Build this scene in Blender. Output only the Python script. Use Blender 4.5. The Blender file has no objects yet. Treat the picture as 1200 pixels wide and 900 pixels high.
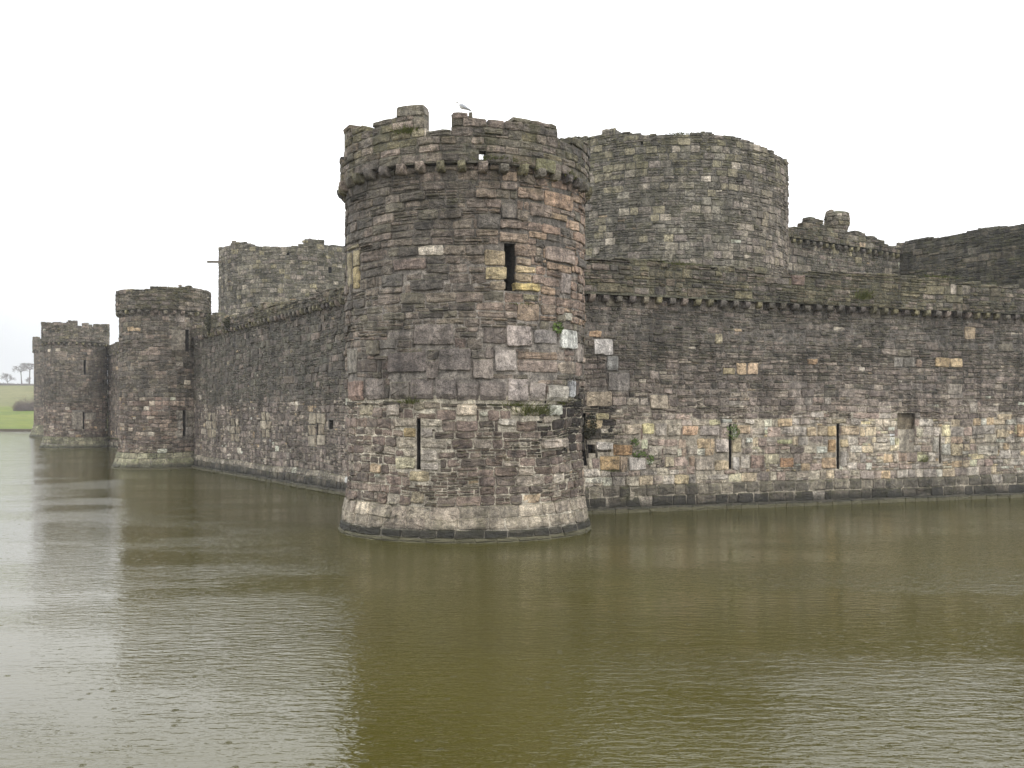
import bpy, math, random
import numpy as np
from mathutils import Vector, Matrix
D = bpy.data
SC = bpy.context.scene
COL = SC.collection
PI = math.pi
CAMZ, FPX, CX, HY = 3.9, 1200.0, 600.0, 486.0     # camera height, focal length in photo pixels, centre, horizon row
KALB = 1.68                                       # photo colour (linear) -> surface albedo

def lin(c):
    c = np.asarray(c, float) / 255.0
    return np.where(c <= 0.04045, c / 12.92, ((c + 0.055) / 1.055) ** 2.4)
def desat(c, k):
    c = np.asarray(c, float); g = (c @ np.array([.3, .59, .11]))[..., None]
    return g + (c - g) * k
def alb(c):
    return np.clip(lin(c) * KALB, 0.01, 0.72)

# ------------------------------------------------------------------ object helpers
def tag(o, label=None, cat=None, group=None, kind=None):
    if label: o['label'] = label
    if cat: o['category'] = cat
    if group: o['group'] = group
    if kind: o['kind'] = kind
    return o
def empty(name, loc, rz=0):
    o = D.objects.new(name, None); COL.objects.link(o)
    o.location = loc; o.rotation_euler = (0, 0, rz); o.empty_display_size = 0.3
    return o
def link(name, me, mat=None, parent=None):
    o = D.objects.new(name, me); COL.objects.link(o)
    if mat is not None and len(me.materials) == 0: me.materials.append(mat)
    if parent is not None:
        o.parent = parent
        o.matrix_parent_inverse = Matrix.Translation(parent.location).inverted() if parent.rotation_euler.z == 0 else (Matrix.Translation(parent.location) @ Matrix.Rotation(parent.rotation_euler.z, 4, 'Z')).inverted()
    return o

class MB:
    """collects numpy chunks (verts, quads/tris, colours) into one mesh"""
    def __init__(s): s.v = []; s.c = []; s.loops = []; s.tot = []; s.n = 0
    def add(s, verts, faces, cols):
        verts = np.asarray(verts, float).reshape(-1, 3)
        faces = np.asarray(faces, int)
        cols = np.asarray(cols, float)
        if cols.ndim == 1: cols = np.tile(cols, (len(verts), 1))
        s.v.append(verts); s.c.append(cols)
        s.loops.append((faces + s.n).ravel()); s.tot.append(np.full(len(faces), faces.shape[1]))
        s.n += len(verts)
    def build(s, name, mat, parent=None, smooth=False):
        me = mesh_np(name, np.concatenate(s.v), np.concatenate(s.loops), np.concatenate(s.tot), np.concatenate(s.c), smooth)
        return link(name, me, mat, parent)
def mesh_np(name, V, L, T, Cc, smooth=False):
    me = D.meshes.new(name)
    me.vertices.add(len(V)); me.vertices.foreach_set('co', V.astype(np.float32).ravel())
    me.loops.add(len(L)); me.loops.foreach_set('vertex_index', L.astype(np.int32))
    me.polygons.add(len(T))
    st = np.concatenate([[0], np.cumsum(T)[:-1]]).astype(np.int32)
    me.polygons.foreach_set('loop_start', st)
    me.update(calc_edges=True)
    a = me.color_attributes.new('stone', 'FLOAT_COLOR', 'POINT')
    rgba = np.ones((len(V), 4), np.float32); rgba[:, :3] = Cc
    a.data.foreach_set('color', rgba.ravel())
    me.polygons.foreach_set('use_smooth', np.full(len(T), smooth))
    me.validate(); me.update()
    return me

# ------------------------------------------------------------------ smooth pseudo noise for numpy
def make_noise(seed, f):
    r = np.random.RandomState(seed)
    K = r.uniform(-1, 1, (9, 2)) * f; P = r.uniform(0, 6.28, 9)
    def fn(u, v):
        u = np.asarray(u, float); v = np.asarray(v, float)
        s = 0
        for k in range(9): s = s + np.sin(K[k, 0] * u + K[k, 1] * v + P[k])
        return s / 3.2
    return fn

# ------------------------------------------------------------------ surfaces  (u right, v up, d outwards)
class Flat:
    closed = False
    def __init__(s, p0, p1, off=None, bump=None):
        s.o = np.array(p0, float); q = np.array(p1, float) - s.o
        s.U = float(np.hypot(*q)); s.d = q / s.U
        s.n = np.array([s.d[1], -s.d[0]])
        s.off = off or (lambda v: 0 * v); s.bump = bump or (lambda u, v: 0 * u)
    def P(s, u, v, d):
        u, v, d = np.broadcast_arrays(np.asarray(u, float), np.asarray(v, float), np.asarray(d, float))
        w = d + s.off(v) + s.bump(u, v)
        return np.stack([s.o[0] + s.d[0] * u + s.n[0] * w, s.o[1] + s.d[1] * u + s.n[1] * w, v], -1)
    def u_of(s, px):
        k = (px - CX) / FPX
        # (o+du).x = k*(o+du).y
        return (k * s.o[1] - s.o[0]) / (s.d[0] - k * s.d[1])
    def ang(s, u): return math.atan2(s.d[1], s.d[0])
class Round:
    closed = True
    def __init__(s, c, R, off=None, bump=None):
        s.c = np.array(c, float); s.R = R; s.U = 2 * PI * R
        s.off = off or (lambda v: 0 * v); s.bump = bump or (lambda u, v: 0 * u)
        # table px -> theta for the side facing the camera
        th = np.linspace(-PI, PI, 7201)
        x = s.c[0] + R * np.cos(th); y = s.c[1] + R * np.sin(th)
        vis = (x * np.cos(th) + y * np.sin(th)) < 0
        # start the angle at the back so that the front is continuous
        s.th0 = math.atan2(s.c[1], s.c[0])
        thr = (th - s.th0) % (2 * PI)
        o = np.argsort(thr); thr, x, y, vis = thr[o], x[o], y[o], vis[o]
        s.tt = thr[vis]; s.tp = CX + FPX * x[vis] / y[vis]
    def P(s, u, v, d):
        u, v, d = np.broadcast_arrays(np.asarray(u, float), np.asarray(v, float), np.asarray(d, float))
        th = s.th0 + u / s.R
        r = s.R + d + s.off(v) + s.bump(u, v)
        return np.stack([s.c[0] + r * np.cos(th), s.c[1] + r * np.sin(th), v], -1)
    def u_of(s, px): return float(np.interp(px, s.tp, s.tt)) * s.R
    def ang(s, u): return s.th0 + u / s.R + PI / 2
def z_of(S, px, py):
    p = S.P(S.u_of(px), 1.5 if py > 560 else 6.0, 0)
    return CAMZ + (HY - py) * p[1] / FPX
def rect(S, x0, x1, y0, y1):
    """photo rectangle (left,right,top,bottom) -> (u0,u1,v0,v1) on a surface"""
    xm = (x0 + x1) / 2
    return (S.u_of(x0), S.u_of(x1), z_of(S, xm, y1), z_of(S, xm, y0))
def profile(S, pts, default, jit=0.0, seed=0):
    """ragged top from points read off the photo; elsewhere a default height with noise"""
    us = np.array([S.u_of(p[0]) for p in pts]); zs = np.array([z_of(S, p[0], p[1]) for p in pts])
    for i in range(1, len(us)):
        if us[i] <= us[i - 1]: us[i] = us[i - 1] + 1e-4
    nz = make_noise(seed, 3.0)
    def f(u):
        u = np.asarray(u, float)
        z = np.interp(u, us, zs)
        out = (u < us[0]) | (u > us[-1])
        zd = default + 0.25 * np.sign(nz(u, 0 * u)) * (np.abs(nz(u, 0 * u)) > .45)
        return np.where(out, zd, z) + jit * nz(u * 3, 0 * u + 5)
    breaks = [us[i] for i in range(len(us) - 1) if us[i + 1] - us[i] < 0.08 and abs(zs[i + 1] - zs[i]) > 0.12]
    return f, breaks

# ------------------------------------------------------------------ masonry
UP = [(92,84,74),(84,78,69),(100,90,80),(112,99,88),(76,71,64),(90,85,70),(104,94,80)]
PINK = [(126,108,95),(118,103,92),(134,116,98),(110,96,86),(122,108,98)]
MID = [(106,98,91),(112,105,98),(98,90,83),(120,112,104),(92,84,78)]
RED = [(102,86,77),(92,79,70),(113,96,85),(122,107,94),(86,76,67),(98,82,70),(128,118,104)]
PLI = [(136,127,108),(126,118,101),(144,134,114),(116,108,92),(132,121,105)]
WET = [(60,57,48),(70,66,54),(54,52,46),(78,72,60)]
SILT = [(110,106,84),(100,98,76),(118,110,90)]
MOSS = [(92,88,64),(84,82,60),(76,74,58),(98,94,72),(88,80,66)]
TAN = [(142,132,114),(150,135,106),(134,129,119),(158,134,96),(124,118,109),(134,116,104),(116,106,97),(108,98,88),(146,140,128),(128,122,104)]
DARK = [(80,76,68),(90,83,75),(72,69,62),(97,89,80),(104,93,85),(84,80,68)]
GREYP = [(100,90,82),(112,100,92),(90,80,74),(120,108,98),(84,76,68),(128,118,104)]
ITHIN = [(95,92,81),(101,97,87),(88,85,76),(106,99,90),(92,89,76)]
IBIG = [(110,105,90),(118,111,97),(100,97,84),(114,108,82),(106,98,90)]
PALEG = [(118,112,98),(108,104,90),(128,120,104),(98,92,80)]

def Z(top, h, w, pal, split=.3, big=None, dep=.035, pale=.02, sw=1.7, nsub=(2, 3)):
    return dict(top=top, h=h, w=w, pal=pal, split=split, big=big or pal, dep=dep, pale=pale, sw=sw, nsub=nsub)

def layout(U, z0, z1, zones, blocks, seed):
    R = random.Random(seed); out = []
    v = z0
    def pick(pal, pale):
        if R.random() < pale: c = R.choice([(150,142,126),(158,150,134),(140,134,122),(150,128,96)])
        else: c = R.choice(pal)
        k = R.uniform(.92, 1.09)
        return [min(255, max(20, x * k)) for x in c]
    while v < z1 - .02:
        z = next((q for q in zones if v < q['top'] - .05), zones[-1])
        h = R.uniform(*z['h'])
        if z['top'] - v < h * 1.4 and z['top'] - v > .04: h = z['top'] - v
        u = -R.uniform(0, .3)
        while u < U:
            w = R.uniform(*z['w'])
            if U - (u + w) < z['w'][0] * .6: w = U - u
            if R.random() < z['split']:
                w = min(w * z['sw'], U - u) if U - u > 0 else w
                n = R.randint(*z['nsub'])
                cuts = sorted(R.uniform(.2, .8) if n == 2 else (k + R.uniform(.75, 1.25)) / n for k in range(n - 1))
                cuts = [0] + cuts + [1]
                for a, b in zip(cuts, cuts[1:]):
                    hh = (b - a) * h; x = u
                    while x < u + w - 1e-6:
                        ww = R.uniform(.6, 1.5) * min(max(z['w'][0], hh * 2.2), w)
                        if u + w - (x + ww) < .15: ww = u + w - x
                        out.append([x, x + ww, v + a * h, v + b * h] + pick(z['pal'], z['pale']) + [min(.07, max(-.010, R.gauss(0, z['dep'] * .72)))])
                        x += ww
            else:
                out.append([u, u + w, v, v + h] + pick(z['big'], z['pale']) + [min(.08, max(-.008, R.gauss(.008, z['dep'] * .72)))])
            u += w
        v += h
    A = []
    for s in out:
        if s[0] < 0: s[0] = 0
        if s[1] > U: s[1] = U
        ok = s[1] - s[0] > .06
        for (a, b, c, d) in blocks:
            if not ok: break
            ou = min(s[1], b) - max(s[0], a); ov = min(s[3], d) - max(s[2], c)
            if ou <= 0 or ov <= 0: continue
            if ov < .4 * (s[3] - s[2]) and ov < ou:
                if c > (s[2] + s[3]) / 2 - 1e-6: s[3] = c
                else: s[2] = d
            elif a <= s[0] and b >= s[1]: ok = False
            elif a - s[0] > s[1] - b:
                if a - s[0] > .05 and s[1] - b > .12: A.append([b, s[1], s[2], s[3]] + s[4:])
                s[1] = a
            else:
                if a - s[0] > .12: A.append([s[0], a, s[2], s[3]] + s[4:])
                s[0] = b
            if s[1] - s[0] < .07 or s[3] - s[2] < .035: ok = False
        if ok: A.append(s)
    return A

NOUT = 12
_un = []
for (x, y) in [(-1,-.62),(-.8,-1),(-.25,-1),(.3,-1),(.82,-1),(1,-.6),(1,.55),(.8,1),(.3,1),(-.3,1),(-.82,1),(-1,.6)]:
    _un.append((x, y))
_un = np.array(_un)
def stones_mesh(mb, S, A, seed, depth=.16, gap=.014, warp=.05, wu=.02, rough=1.0, colfn=None, sat=.68):
    if not len(A): return
    A = np.array(A, float); N = len(A); r = np.random.RandomState(seed)
    u0, u1, v0, v1 = A[:, 0], A[:, 1], A[:, 2], A[:, 3]
    hw = (u1 - u0) / 2; hh = (v1 - v0) / 2; cu = (u0 + u1) / 2; cv = (v0 + v1) / 2
    g = gap * r.uniform(.5, 1.5, N)
    hw2 = np.maximum(hw - g, .02); hh2 = np.maximum(hh - g * .8, .012)
    mn = np.minimum(hw2, hh2); cm = np.minimum(mn * .3, .04)
    # outline, chamfer size limited by the smaller half-size
    X = np.sign(_un[:, 0])[None] * 1.0 * hw2[:, None] * np.where(np.abs(_un[:, 0]) > .99, 1, 0)[None]
    X = X + np.where(np.abs(_un[:, 0]) > .99, 0, 1)[None] * np.where(np.abs(_un[:, 0]) > .5, np.sign(_un[:, 0])[None] * (hw2 - cm)[:, None], _un[:, 0][None] * hw2[:, None])
    Y = np.where(np.abs(_un[:, 1]) > .99, np.sign(_un[:, 1])[None] * hh2[:, None], np.sign(_un[:, 1])[None] * (hh2 - cm)[:, None])
    jx = r.normal(0, 1, (N, NOUT)) * np.minimum(mn * .10, .014)[:, None]; jy = r.normal(0, 1, (N, NOUT)) * np.minimum(mn * .13, .012)[:, None]
    X = X + np.clip(jx, -.05, .05); Y = Y + np.clip(jy, -.04, .04)
    tilt = r.normal(0, .007, N)[:, None]; Y = Y + X * tilt
    wn = make_noise(seed + 1, .55); wn2 = make_noise(seed + 2, 1.7); wn3 = make_noise(seed + 3, 2.2)
    base = A[:, 7]
    tu = r.normal(0, .018 * rough, N)[:, None]; tv = r.normal(0, .03 * rough, N)[:, None]
    def ring(sc, d, lip=None):
        x = X * sc[0] if not isinstance(sc, float) else X * sc
        y = Y * sc[1] if not isinstance(sc, float) else Y * sc
        uu = cu[:, None] + x; vv = cv[:, None] + y
        vv = vv + warp * wn(uu, vv) + warp * .4 * wn2(uu, vv)
        vv = np.where(cv[:, None] < .6, cv[:, None] + y, vv)
        uu = uu + wu * wn3(uu, vv)
        dd = d + tu * x * 2 + tv * y * 2
        return S.P(uu, vv, dd)
    b = np.minimum(.022, mn * .28)[:, None]
    s2 = (1 - b / hw2[:, None], 1 - b / hh2[:, None])
    s3 = (1 - (b * 2.6) / hw2[:, None], .5)
    d0 = base[:, None]
    rings = [ring(1.0, d0 * 0 - depth),
             ring(1.0, d0 - .015 - .012 * r.rand(N, NOUT)),
             ring(s2, d0 + r.normal(0, .006 * rough, (N, NOUT))),
             ring(s3, d0 + .004 + r.normal(0, .010 * rough, (N, NOUT)))]
    cen = ring(0.0, d0 + .006 + r.normal(0, .009, (N, NOUT)))[:, :1]
    V = np.concatenate(rings + [cen], 1)               # N, 49, 3
    M = V.shape[1]
    q = []
    for k in range(3):
        for i in range(NOUT):
            j = (i + 1) % NOUT
            q.append((k * NOUT + i, k * NOUT + j, (k + 1) * NOUT + j, (k + 1) * NOUT + i))
    q = np.array(q); t = np.array([(3 * NOUT + i, 3 * NOUT + (i + 1) % NOUT, 4 * NOUT) for i in range(NOUT)])
    C0 = A[:, 4:7]
    C0 = desat(C0, sat) * (1 + r.normal(0, .03, N))[:, None]
    if colfn is not None: C0 = desat(colfn(cu, cv, C0.copy(), r), .85)
    C0 = C0 * np.array([1.018, .993, .965])
    Cc = np.clip(lin(np.clip(C0, 5, 240)) * KALB, .008, .6)
    Cv = np.repeat(Cc[:, None], M, 1).reshape(-1, 3)
    F = (q[None] + (np.arange(N) * M)[:, None, None]).reshape(-1, 4)
    Ft = (t[None] + (np.arange(N) * M)[:, None, None]).reshape(-1, 3)
    n0 = mb.n
    mb.add(V.reshape(-1, 3), F, Cv)
    mb.loops.append((Ft + n0).ravel()); mb.tot.append(np.full(len(Ft), 3))

def core_mesh(mb, S, z0, topf, thick, holes, breaks, colour, rec=.024, du=.3, vb=(), lower=.06, slope_top=False):
    """the mortared core behind the face stones, in thin columns, open where the holes are"""
    U = S.U; n = max(2, int(U / du))
    us = set(np.linspace(0, U, n + 1).round(5).tolist())
    for h in holes:
        for x in (h[0], h[1]):
            if 0 < x < U: us.add(round(x, 5))
    for b in breaks: us.add(round(float(b), 5))
    us = sorted(us); us = [u for i, u in enumerate(us) if i == 0 or u - us[i - 1] > .004]
    V = []; 
    for a, b in zip(us, us[1:]):
        m = (a + b) / 2; t = float(topf(np.array(m))) - lower
        cuts = {z0, t}
        for q in vb:
            if z0 < q < t: cuts.add(q)
        hs = [h for h in holes if h[0] - .002 <= m <= h[1] + .002]
        for h in hs:
            for x in (h[2], h[3]):
                if z0 < x < t: cuts.add(x)
        cuts = sorted(cuts)
        for c, d in zip(cuts, cuts[1:]):
            mm = (c + d) / 2
            if any(h[2] < mm < h[3] for h in hs): continue
            V.append((a, b, c, d))
    B = np.array(V)
    a, b, c, d = B.T
    uu = np.stack([a, b, b, a, a, b, b, a], 1); vv = np.stack([c, c, d, d, c, c, d, d], 1)
    dd = np.array([-rec] * 4 + [-thick] * 4)[None].repeat(len(B), 0)
    P = S.P(uu, vv, dd)
    if S.__class__ is Round and thick >= S.R: P = P
    q = np.array([(0,1,2,3),(5,4,7,6),(3,2,6,7),(1,0,4,5),(4,0,3,7),(1,5,6,2)])
    F = (q[None] + (np.arange(len(B)) * 8)[:, None, None]).reshape(-1, 4)
    if callable(colour):
        cc = np.array([alb(desat(np.array(colour((x[2] + x[3]) / 2), float), .7)) for x in B]); cc = np.repeat(cc, 8, 0)
    else: cc = alb(desat(np.array(colour, float), .7))
    mb.add(P.reshape(-1, 3), F, cc)

def recess(S, h, depth, parent, name='arrow_slit', colour=(48,45,40), back=(30,28,26)):
    """dark lined opening: five faces of a pocket"""
    u0, u1, v0, v1 = h; e = .004
    u0 += e; u1 -= e; v0 += e; v1 -= e
    mb = MB(); n = 6
    vs = np.linspace(v0, v1, n + 1); rr = np.random.RandomState(int(abs(u0 * 77 + v0 * 13)) % 9999)
    w = (u1 - u0)
    ja = rr.uniform(0, min(.06, w * .16), n + 1); jb = rr.uniform(0, min(.06, w * .16), n + 1)
    for i in range(n):
        p = S.P(np.array([u0 + ja[i], u0 + ja[i + 1], u0 + ja[i + 1], u0 + ja[i]]), np.array([vs[i], vs[i+1], vs[i+1], vs[i]]), np.array([-.05, -.05, -depth, -depth]))
        mb.add(p, [(0, 1, 2, 3)], alb(colour))
        p = S.P(np.array([u1 - jb[i], u1 - jb[i], u1 - jb[i + 1], u1 - jb[i + 1]]), np.array([vs[i], vs[i], vs[i+1], vs[i+1]]), np.array([-.05, -depth, -depth, -.05]))
        mb.add(p, [(0, 1, 2, 3)], alb(colour))
    p = S.P(np.array([u0, u1, u1, u0]), np.array([v0, v0, v0, v0]), np.array([-.05, -.05, -depth, -depth])); mb.add(p, [(0, 1, 2, 3)], alb(colour))
    p = S.P(np.array([u0, u1, u1, u0]), np.array([v1, v1, v1, v1]), np.array([-depth, -depth, -.05, -.05])); mb.add(p, [(0, 1, 2, 3)], alb(colour))
    p = S.P(np.array([u0, u1, u1, u0]), np.array([v0, v0, v1, v1]), np.array([-depth] * 4)); mb.add(p, [(0, 1, 2, 3)], alb(back))
    return mb.build(name, STONE, parent)

# ------------------------------------------------------------------ materials
def nodes(name):
    m = D.materials.new(name); m.use_nodes = True
    nt = m.node_tree; b = nt.nodes['Principled BSDF']
    return m, nt, b
def N(nt, t, **kw):
    n = nt.nodes.new(t)
    for k, v in kw.items():
        if k in n.inputs: n.inputs[k].default_value = v
        else: setattr(n, k, v)
    return n
def ramp(nt, src, a, b, ca=0.0, cb=1.0):
    n = nt.nodes.new('ShaderNodeMapRange'); n.interpolation_type = 'SMOOTHSTEP'
    n.inputs['From Min'].default_value = a; n.inputs['From Max'].default_value = b
    n.inputs['To Min'].default_value = ca; n.inputs['To Max'].default_value = cb
    nt.links.new(src, n.inputs['Value']); return n.outputs['Result']
def mul(nt, a, b, op='MULTIPLY'):
    n = nt.nodes.new('ShaderNodeMath'); n.operation = op
    for i, x in enumerate((a, b)):
        if isinstance(x, (int, float)): n.inputs[i].default_value = x
        else: nt.links.new(x, n.inputs[i])
    return n.outputs[0]
def mixc(nt, fac, a, b, mode='MIX'):
    n = nt.nodes.new('ShaderNodeMix'); n.data_type = 'RGBA'; n.blend_type = mode
    if isinstance(fac, (int, float)): n.inputs[0].default_value = fac
    else: nt.links.new(fac, n.inputs[0])
    for i, x in ((6, a), (7, b)):
        if isinstance(x, (tuple, list, np.ndarray)): n.inputs[i].default_value = (float(x[0]), float(x[1]), float(x[2]), 1)
        else: nt.links.new(x, n.inputs[i])
    return n.outputs[2]
def noise(nt, vec, scale, detail=4, rough=.55, dist=0):
    n = nt.nodes.new('ShaderNodeTexNoise'); n.inputs['Scale'].default_value = scale
    n.inputs['Detail'].default_value = detail; n.inputs['Roughness'].default_value = rough; n.inputs['Distortion'].default_value = dist
    nt.links.new(vec, n.inputs['Vector']); return n.outputs['Fac']

def stone_material():
    m, nt, b = nodes('weathered_masonry'); L = nt.links
    geo = nt.nodes.new('ShaderNodeNewGeometry'); pos = geo.outputs['Position']
    at = N(nt, 'ShaderNodeAttribute', attribute_name='stone')
    sep = nt.nodes.new('ShaderNodeSeparateXYZ'); L.new(pos, sep.inputs[0])
    nsep = nt.nodes.new('ShaderNodeSeparateXYZ'); L.new(geo.outputs['Normal'], nsep.inputs[0])
    mp = N(nt, 'ShaderNodeMapping'); mp.inputs['Scale'].default_value = (1.6, 1.6, .28); L.new(pos, mp.inputs['Vector'])
    big = noise(nt, pos, .45, 5, .6)
    med = noise(nt, pos, 5.0, 5, .65)
    fine = noise(nt, pos, 26, 5, .75)
    streak = noise(nt, mp.outputs[0], 1.5, 5, .6)
    c = at.outputs['Color']
    k = mul(nt, ramp(nt, big, .3, .7, .72, 1.22), ramp(nt, med, .3, .7, .55, 1.45))
    k = mul(nt, k, ramp(nt, fine, .3, .7, .5, 1.5))
    k = mul(nt, k, ramp(nt, streak, .36, .6, .62, 1.08))
    cmb = nt.nodes.new('ShaderNodeCombineColor')
    for i in range(3): L.new(k, cmb.inputs[i])
    c = mixc(nt, 1.0, c, cmb.outputs[0], 'MULTIPLY')
    # pale lichen spots
    lic = mul(nt, ramp(nt, noise(nt, pos, 15, 6, .8), .56, .66), ramp(nt, noise(nt, pos, .9, 3, .6), .42, .66))
    c = mixc(nt, mul(nt, lic, .7), c, (.26, .255, .225))
    # black crust
    crust = mul(nt, ramp(nt, noise(nt, pos, 7, 6, .8), .50, .62), ramp(nt, noise(nt, pos, .6, 3, .6), .40, .6))
    c = mixc(nt, mul(nt, crust, .72), c, (.022, .021, .019))
    # moss: on ledges, and in patches high on the parapets and low on the plinths
    hi = ramp(nt, sep.outputs['Z'], 9.0, 12.5, 0, .6)
    lo = ramp(nt, sep.outputs['Z'], 1.3, .5, 0, .55)
    up = ramp(nt, nsep.outputs['Z'], .25, .8)
    pn = ramp(nt, noise(nt, pos, 1.6, 6, .7), .50, .64)
    mo = mul(nt, mul(nt, hi, lo, 'MAXIMUM'), pn)
    mo = mul(nt, mo, mul(nt, up, ramp(nt, med, .4, .6, .35, 1)), 'MAXIMUM')
    mc = mixc(nt, med, (.036, .038, .013), (.10, .10, .035))
    c = mixc(nt, mul(nt, mo, .75), c, mc)
    # waterline: dark wet algae band with a pale silt line right at the surface
    wz = mul(nt, sep.outputs['Z'], mul(nt, mul(nt, med, .22), mul(nt, noise(nt, pos, .8, 3, .6), .55), 'ADD'), 'SUBTRACT')
    wet = mul(nt, ramp(nt, wz, .16, -.12), .72)
    c = mixc(nt, wet, c, (.02, .02, .015))
    silt = mul(nt, ramp(nt, mul(nt, sep.outputs['Z'], mul(nt, noise(nt, pos, 1.3, 3, .6), .10), 'SUBTRACT'), .12, .07), .85)
    c = mixc(nt, silt, c, mixc(nt, med, (.07, .07, .035), (.19, .175, .11)))
    L.new(c, b.inputs['Base Color'])
    L.new(ramp(nt, med, .3, .7, .62, .92), b.inputs['Roughness'])
    b.inputs['Specular IOR Level'].default_value = .35
    bh = mul(nt, mul(nt, med, 1.0), mul(nt, fine, .55), 'ADD')
    bh = mul(nt, bh, mul(nt, noise(nt, pos, 110, 2, .6), .15), 'ADD')
    bp = N(nt, 'ShaderNodeBump'); bp.inputs['Strength'].default_value = 1.0; bp.inputs['Distance'].default_value = .06
    L.new(bh, bp.inputs['Height']); L.new(bp.outputs[0], b.inputs['Normal'])
    return m
STONE = stone_material()

def simple_mat(name, col, rough=.8, var=.35, scale=12, spec=.3):
    m, nt, b = nodes(name)
    geo = nt.nodes.new('ShaderNodeNewGeometry')
    n = noise(nt, geo.outputs['Position'], scale, 5, .6)
    c = mixc(nt, ramp(nt, n, .3, .7), tuple(x * (1 - var) for x in col), tuple(x * (1 + var) for x in col))
    nt.links.new(c, b.inputs['Base Color']); b.inputs['Roughness'].default_value = rough
    b.inputs['Specular IOR Level'].default_value = spec
    return m

def leaf_mat(name, c1, c2):
    m, nt, b = nodes(name)
    geo = nt.nodes.new('ShaderNodeNewGeometry')
    c = mixc(nt, geo.outputs['Random Per Island'], c1, c2)
    nt.links.new(c, b.inputs['Base Color']); b.inputs['Roughness'].default_value = .7
    b.inputs['Specular IOR Level'].default_value = .25
    return m
LEAF = leaf_mat('wall_plant_leaves', (.055,.095,.02), (.15,.21,.055))
GRASSY = leaf_mat('dry_grass_tuft', (.09,.115,.035), (.27,.28,.10))
IVYM = leaf_mat('dark_ivy_leaves', (.022,.026,.012), (.07,.065,.035))

def water_material():
    m, nt, b = nodes('murky_moat_water'); L = nt.links
    geo = nt.nodes.new('ShaderNodeNewGeometry'); pos = geo.outputs['Position']
    big = noise(nt, pos, .12, 4, .55)
    c = mixc(nt, ramp(nt, big, .3, .7), (.041, .0366, .0032), (.051, .0455, .0047))
    L.new(c, b.inputs['Base Color'])
    b.inputs['IOR'].default_value = 1.333; b.inputs['Roughness'].default_value = .07
    b.inputs['Specular IOR Level'].default_value = .5
    # wind ripples: two crossed anisotropic trains, stronger in gust patches
    def train(rot, sx, sy, sc, det=3):
        mp = N(nt, 'ShaderNodeMapping'); mp.inputs['Rotation'].default_value = (0, 0, math.radians(rot)); mp.inputs['Scale'].default_value = (sx, sy, 1)
        L.new(pos, mp.inputs['Vector'])
        return noise(nt, mp.outputs[0], sc, det, .55, .3)
    a = train(-14, 1.0, 2.6, 2.0); bb = train(18, 1.0, 2.2, 4.2); cc = train(4, 1, 1.8, 9, 2)
    h = mul(nt, mul(nt, a, 1.0), mul(nt, bb, .55), 'ADD'); h = mul(nt, h, mul(nt, cc, .22), 'ADD')
    mpg = N(nt, 'ShaderNodeMapping'); mpg.inputs['Scale'].default_value = (.5, 1, 1); mpg.inputs['Rotation'].default_value = (0, 0, math.radians(-25)); L.new(pos, mpg.inputs['Vector'])
    gust = ramp(nt, noise(nt, mpg.outputs[0], .22, 3, .5), .38, .62, .35, 1.0)
    # rain rings
    vo = nt.nodes.new('ShaderNodeTexVoronoi'); vo.inputs['Scale'].default_value = 1.6; L.new(pos, vo.inputs['Vector'])
    vo.inputs['Scale'].default_value = 3.6
    sn = nt.nodes.new('ShaderNodeMath'); sn.operation = 'SINE'; L.new(mul(nt, vo.outputs['Distance'], 58), sn.inputs[0])
    cs = nt.nodes.new('ShaderNodeSeparateColor'); L.new(vo.outputs['Color'], cs.inputs[0])
    dr = mul(nt, mul(nt, sn.outputs[0], ramp(nt, vo.outputs['Distance'], .24, .04)), ramp(nt, cs.outputs[0], .55, .95))
    h2 = mul(nt, h, gust)
    h2 = mul(nt, h2, mul(nt, dr, .30), 'ADD')
    bp = N(nt, 'ShaderNodeBump'); bp.inputs['Strength'].default_value = 1.0; bp.inputs['Distance'].default_value = .025
    L.new(h2, bp.inputs['Height']); L.new(bp.outputs[0], b.inputs['Normal'])
    return m
WATER = water_material()

# ------------------------------------------------------------------ corbels
CORB = {}
def corbel_meshes(w, h, p, key):
    ms = []
    for k in range(7):
        r = np.random.RandomState(k * 7 + 3)
        ww = w * r.uniform(.85, 1.12); hh = h * r.uniform(.9, 1.08); pp = p * r.uniform(.82, 1.1)
        prof = np.array([(-.12, hh), (pp * .96, hh), (pp * 1.02, hh * .8), (pp, hh * .5), (pp * .86, hh * .22), (pp * .6, hh * .06), (pp * .25, 0), (-.12, -.01)])
        xs = np.array([-.5, -.42, 0, .42, .5]) * ww
        V = []
        for i, x in enumerate(xs):
            sc = .88 if i in (0, 4) else 1.0
            pr = prof.copy(); ctr = np.array([pp * .4, hh * .5]); pr = ctr + (pr - ctr) * sc
            pr[0, 0] = pr[-1, 0] = -.12
            pr += r.normal(0, .009, pr.shape)
            for q in pr: V.append((x + r.normal(0, .006), -q[0], q[1]))   # local -Y is outwards
        n = len(prof); F = []
        for i in range(4):
            for j in range(n):
                jj = (j + 1) % n
                F.append((i * n + j, (i + 1) * n + j, (i + 1) * n + jj, i * n + jj))
        caps = [tuple(range(n))[::-1], tuple(4 * n + j for j in range(n))]
        me = D.meshes.new('corbel')
        me.from_pydata([tuple(v) for v in V], [], [f[::-1] for f in F] + [c[::-1] for c in caps])
        a = me.color_attributes.new('stone', 'FLOAT_COLOR', 'POINT')
        col = alb(desat([(104,96,80),(92,86,74),(112,104,72),(84,78,70),(118,104,92),(98,92,66),(90,82,76)][k], .75))
        for d in a.data: d.color = (*col, 1)
        me.materials.append(STONE); me.update(); ms.append(me)
    CORB[key] = ms
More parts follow.
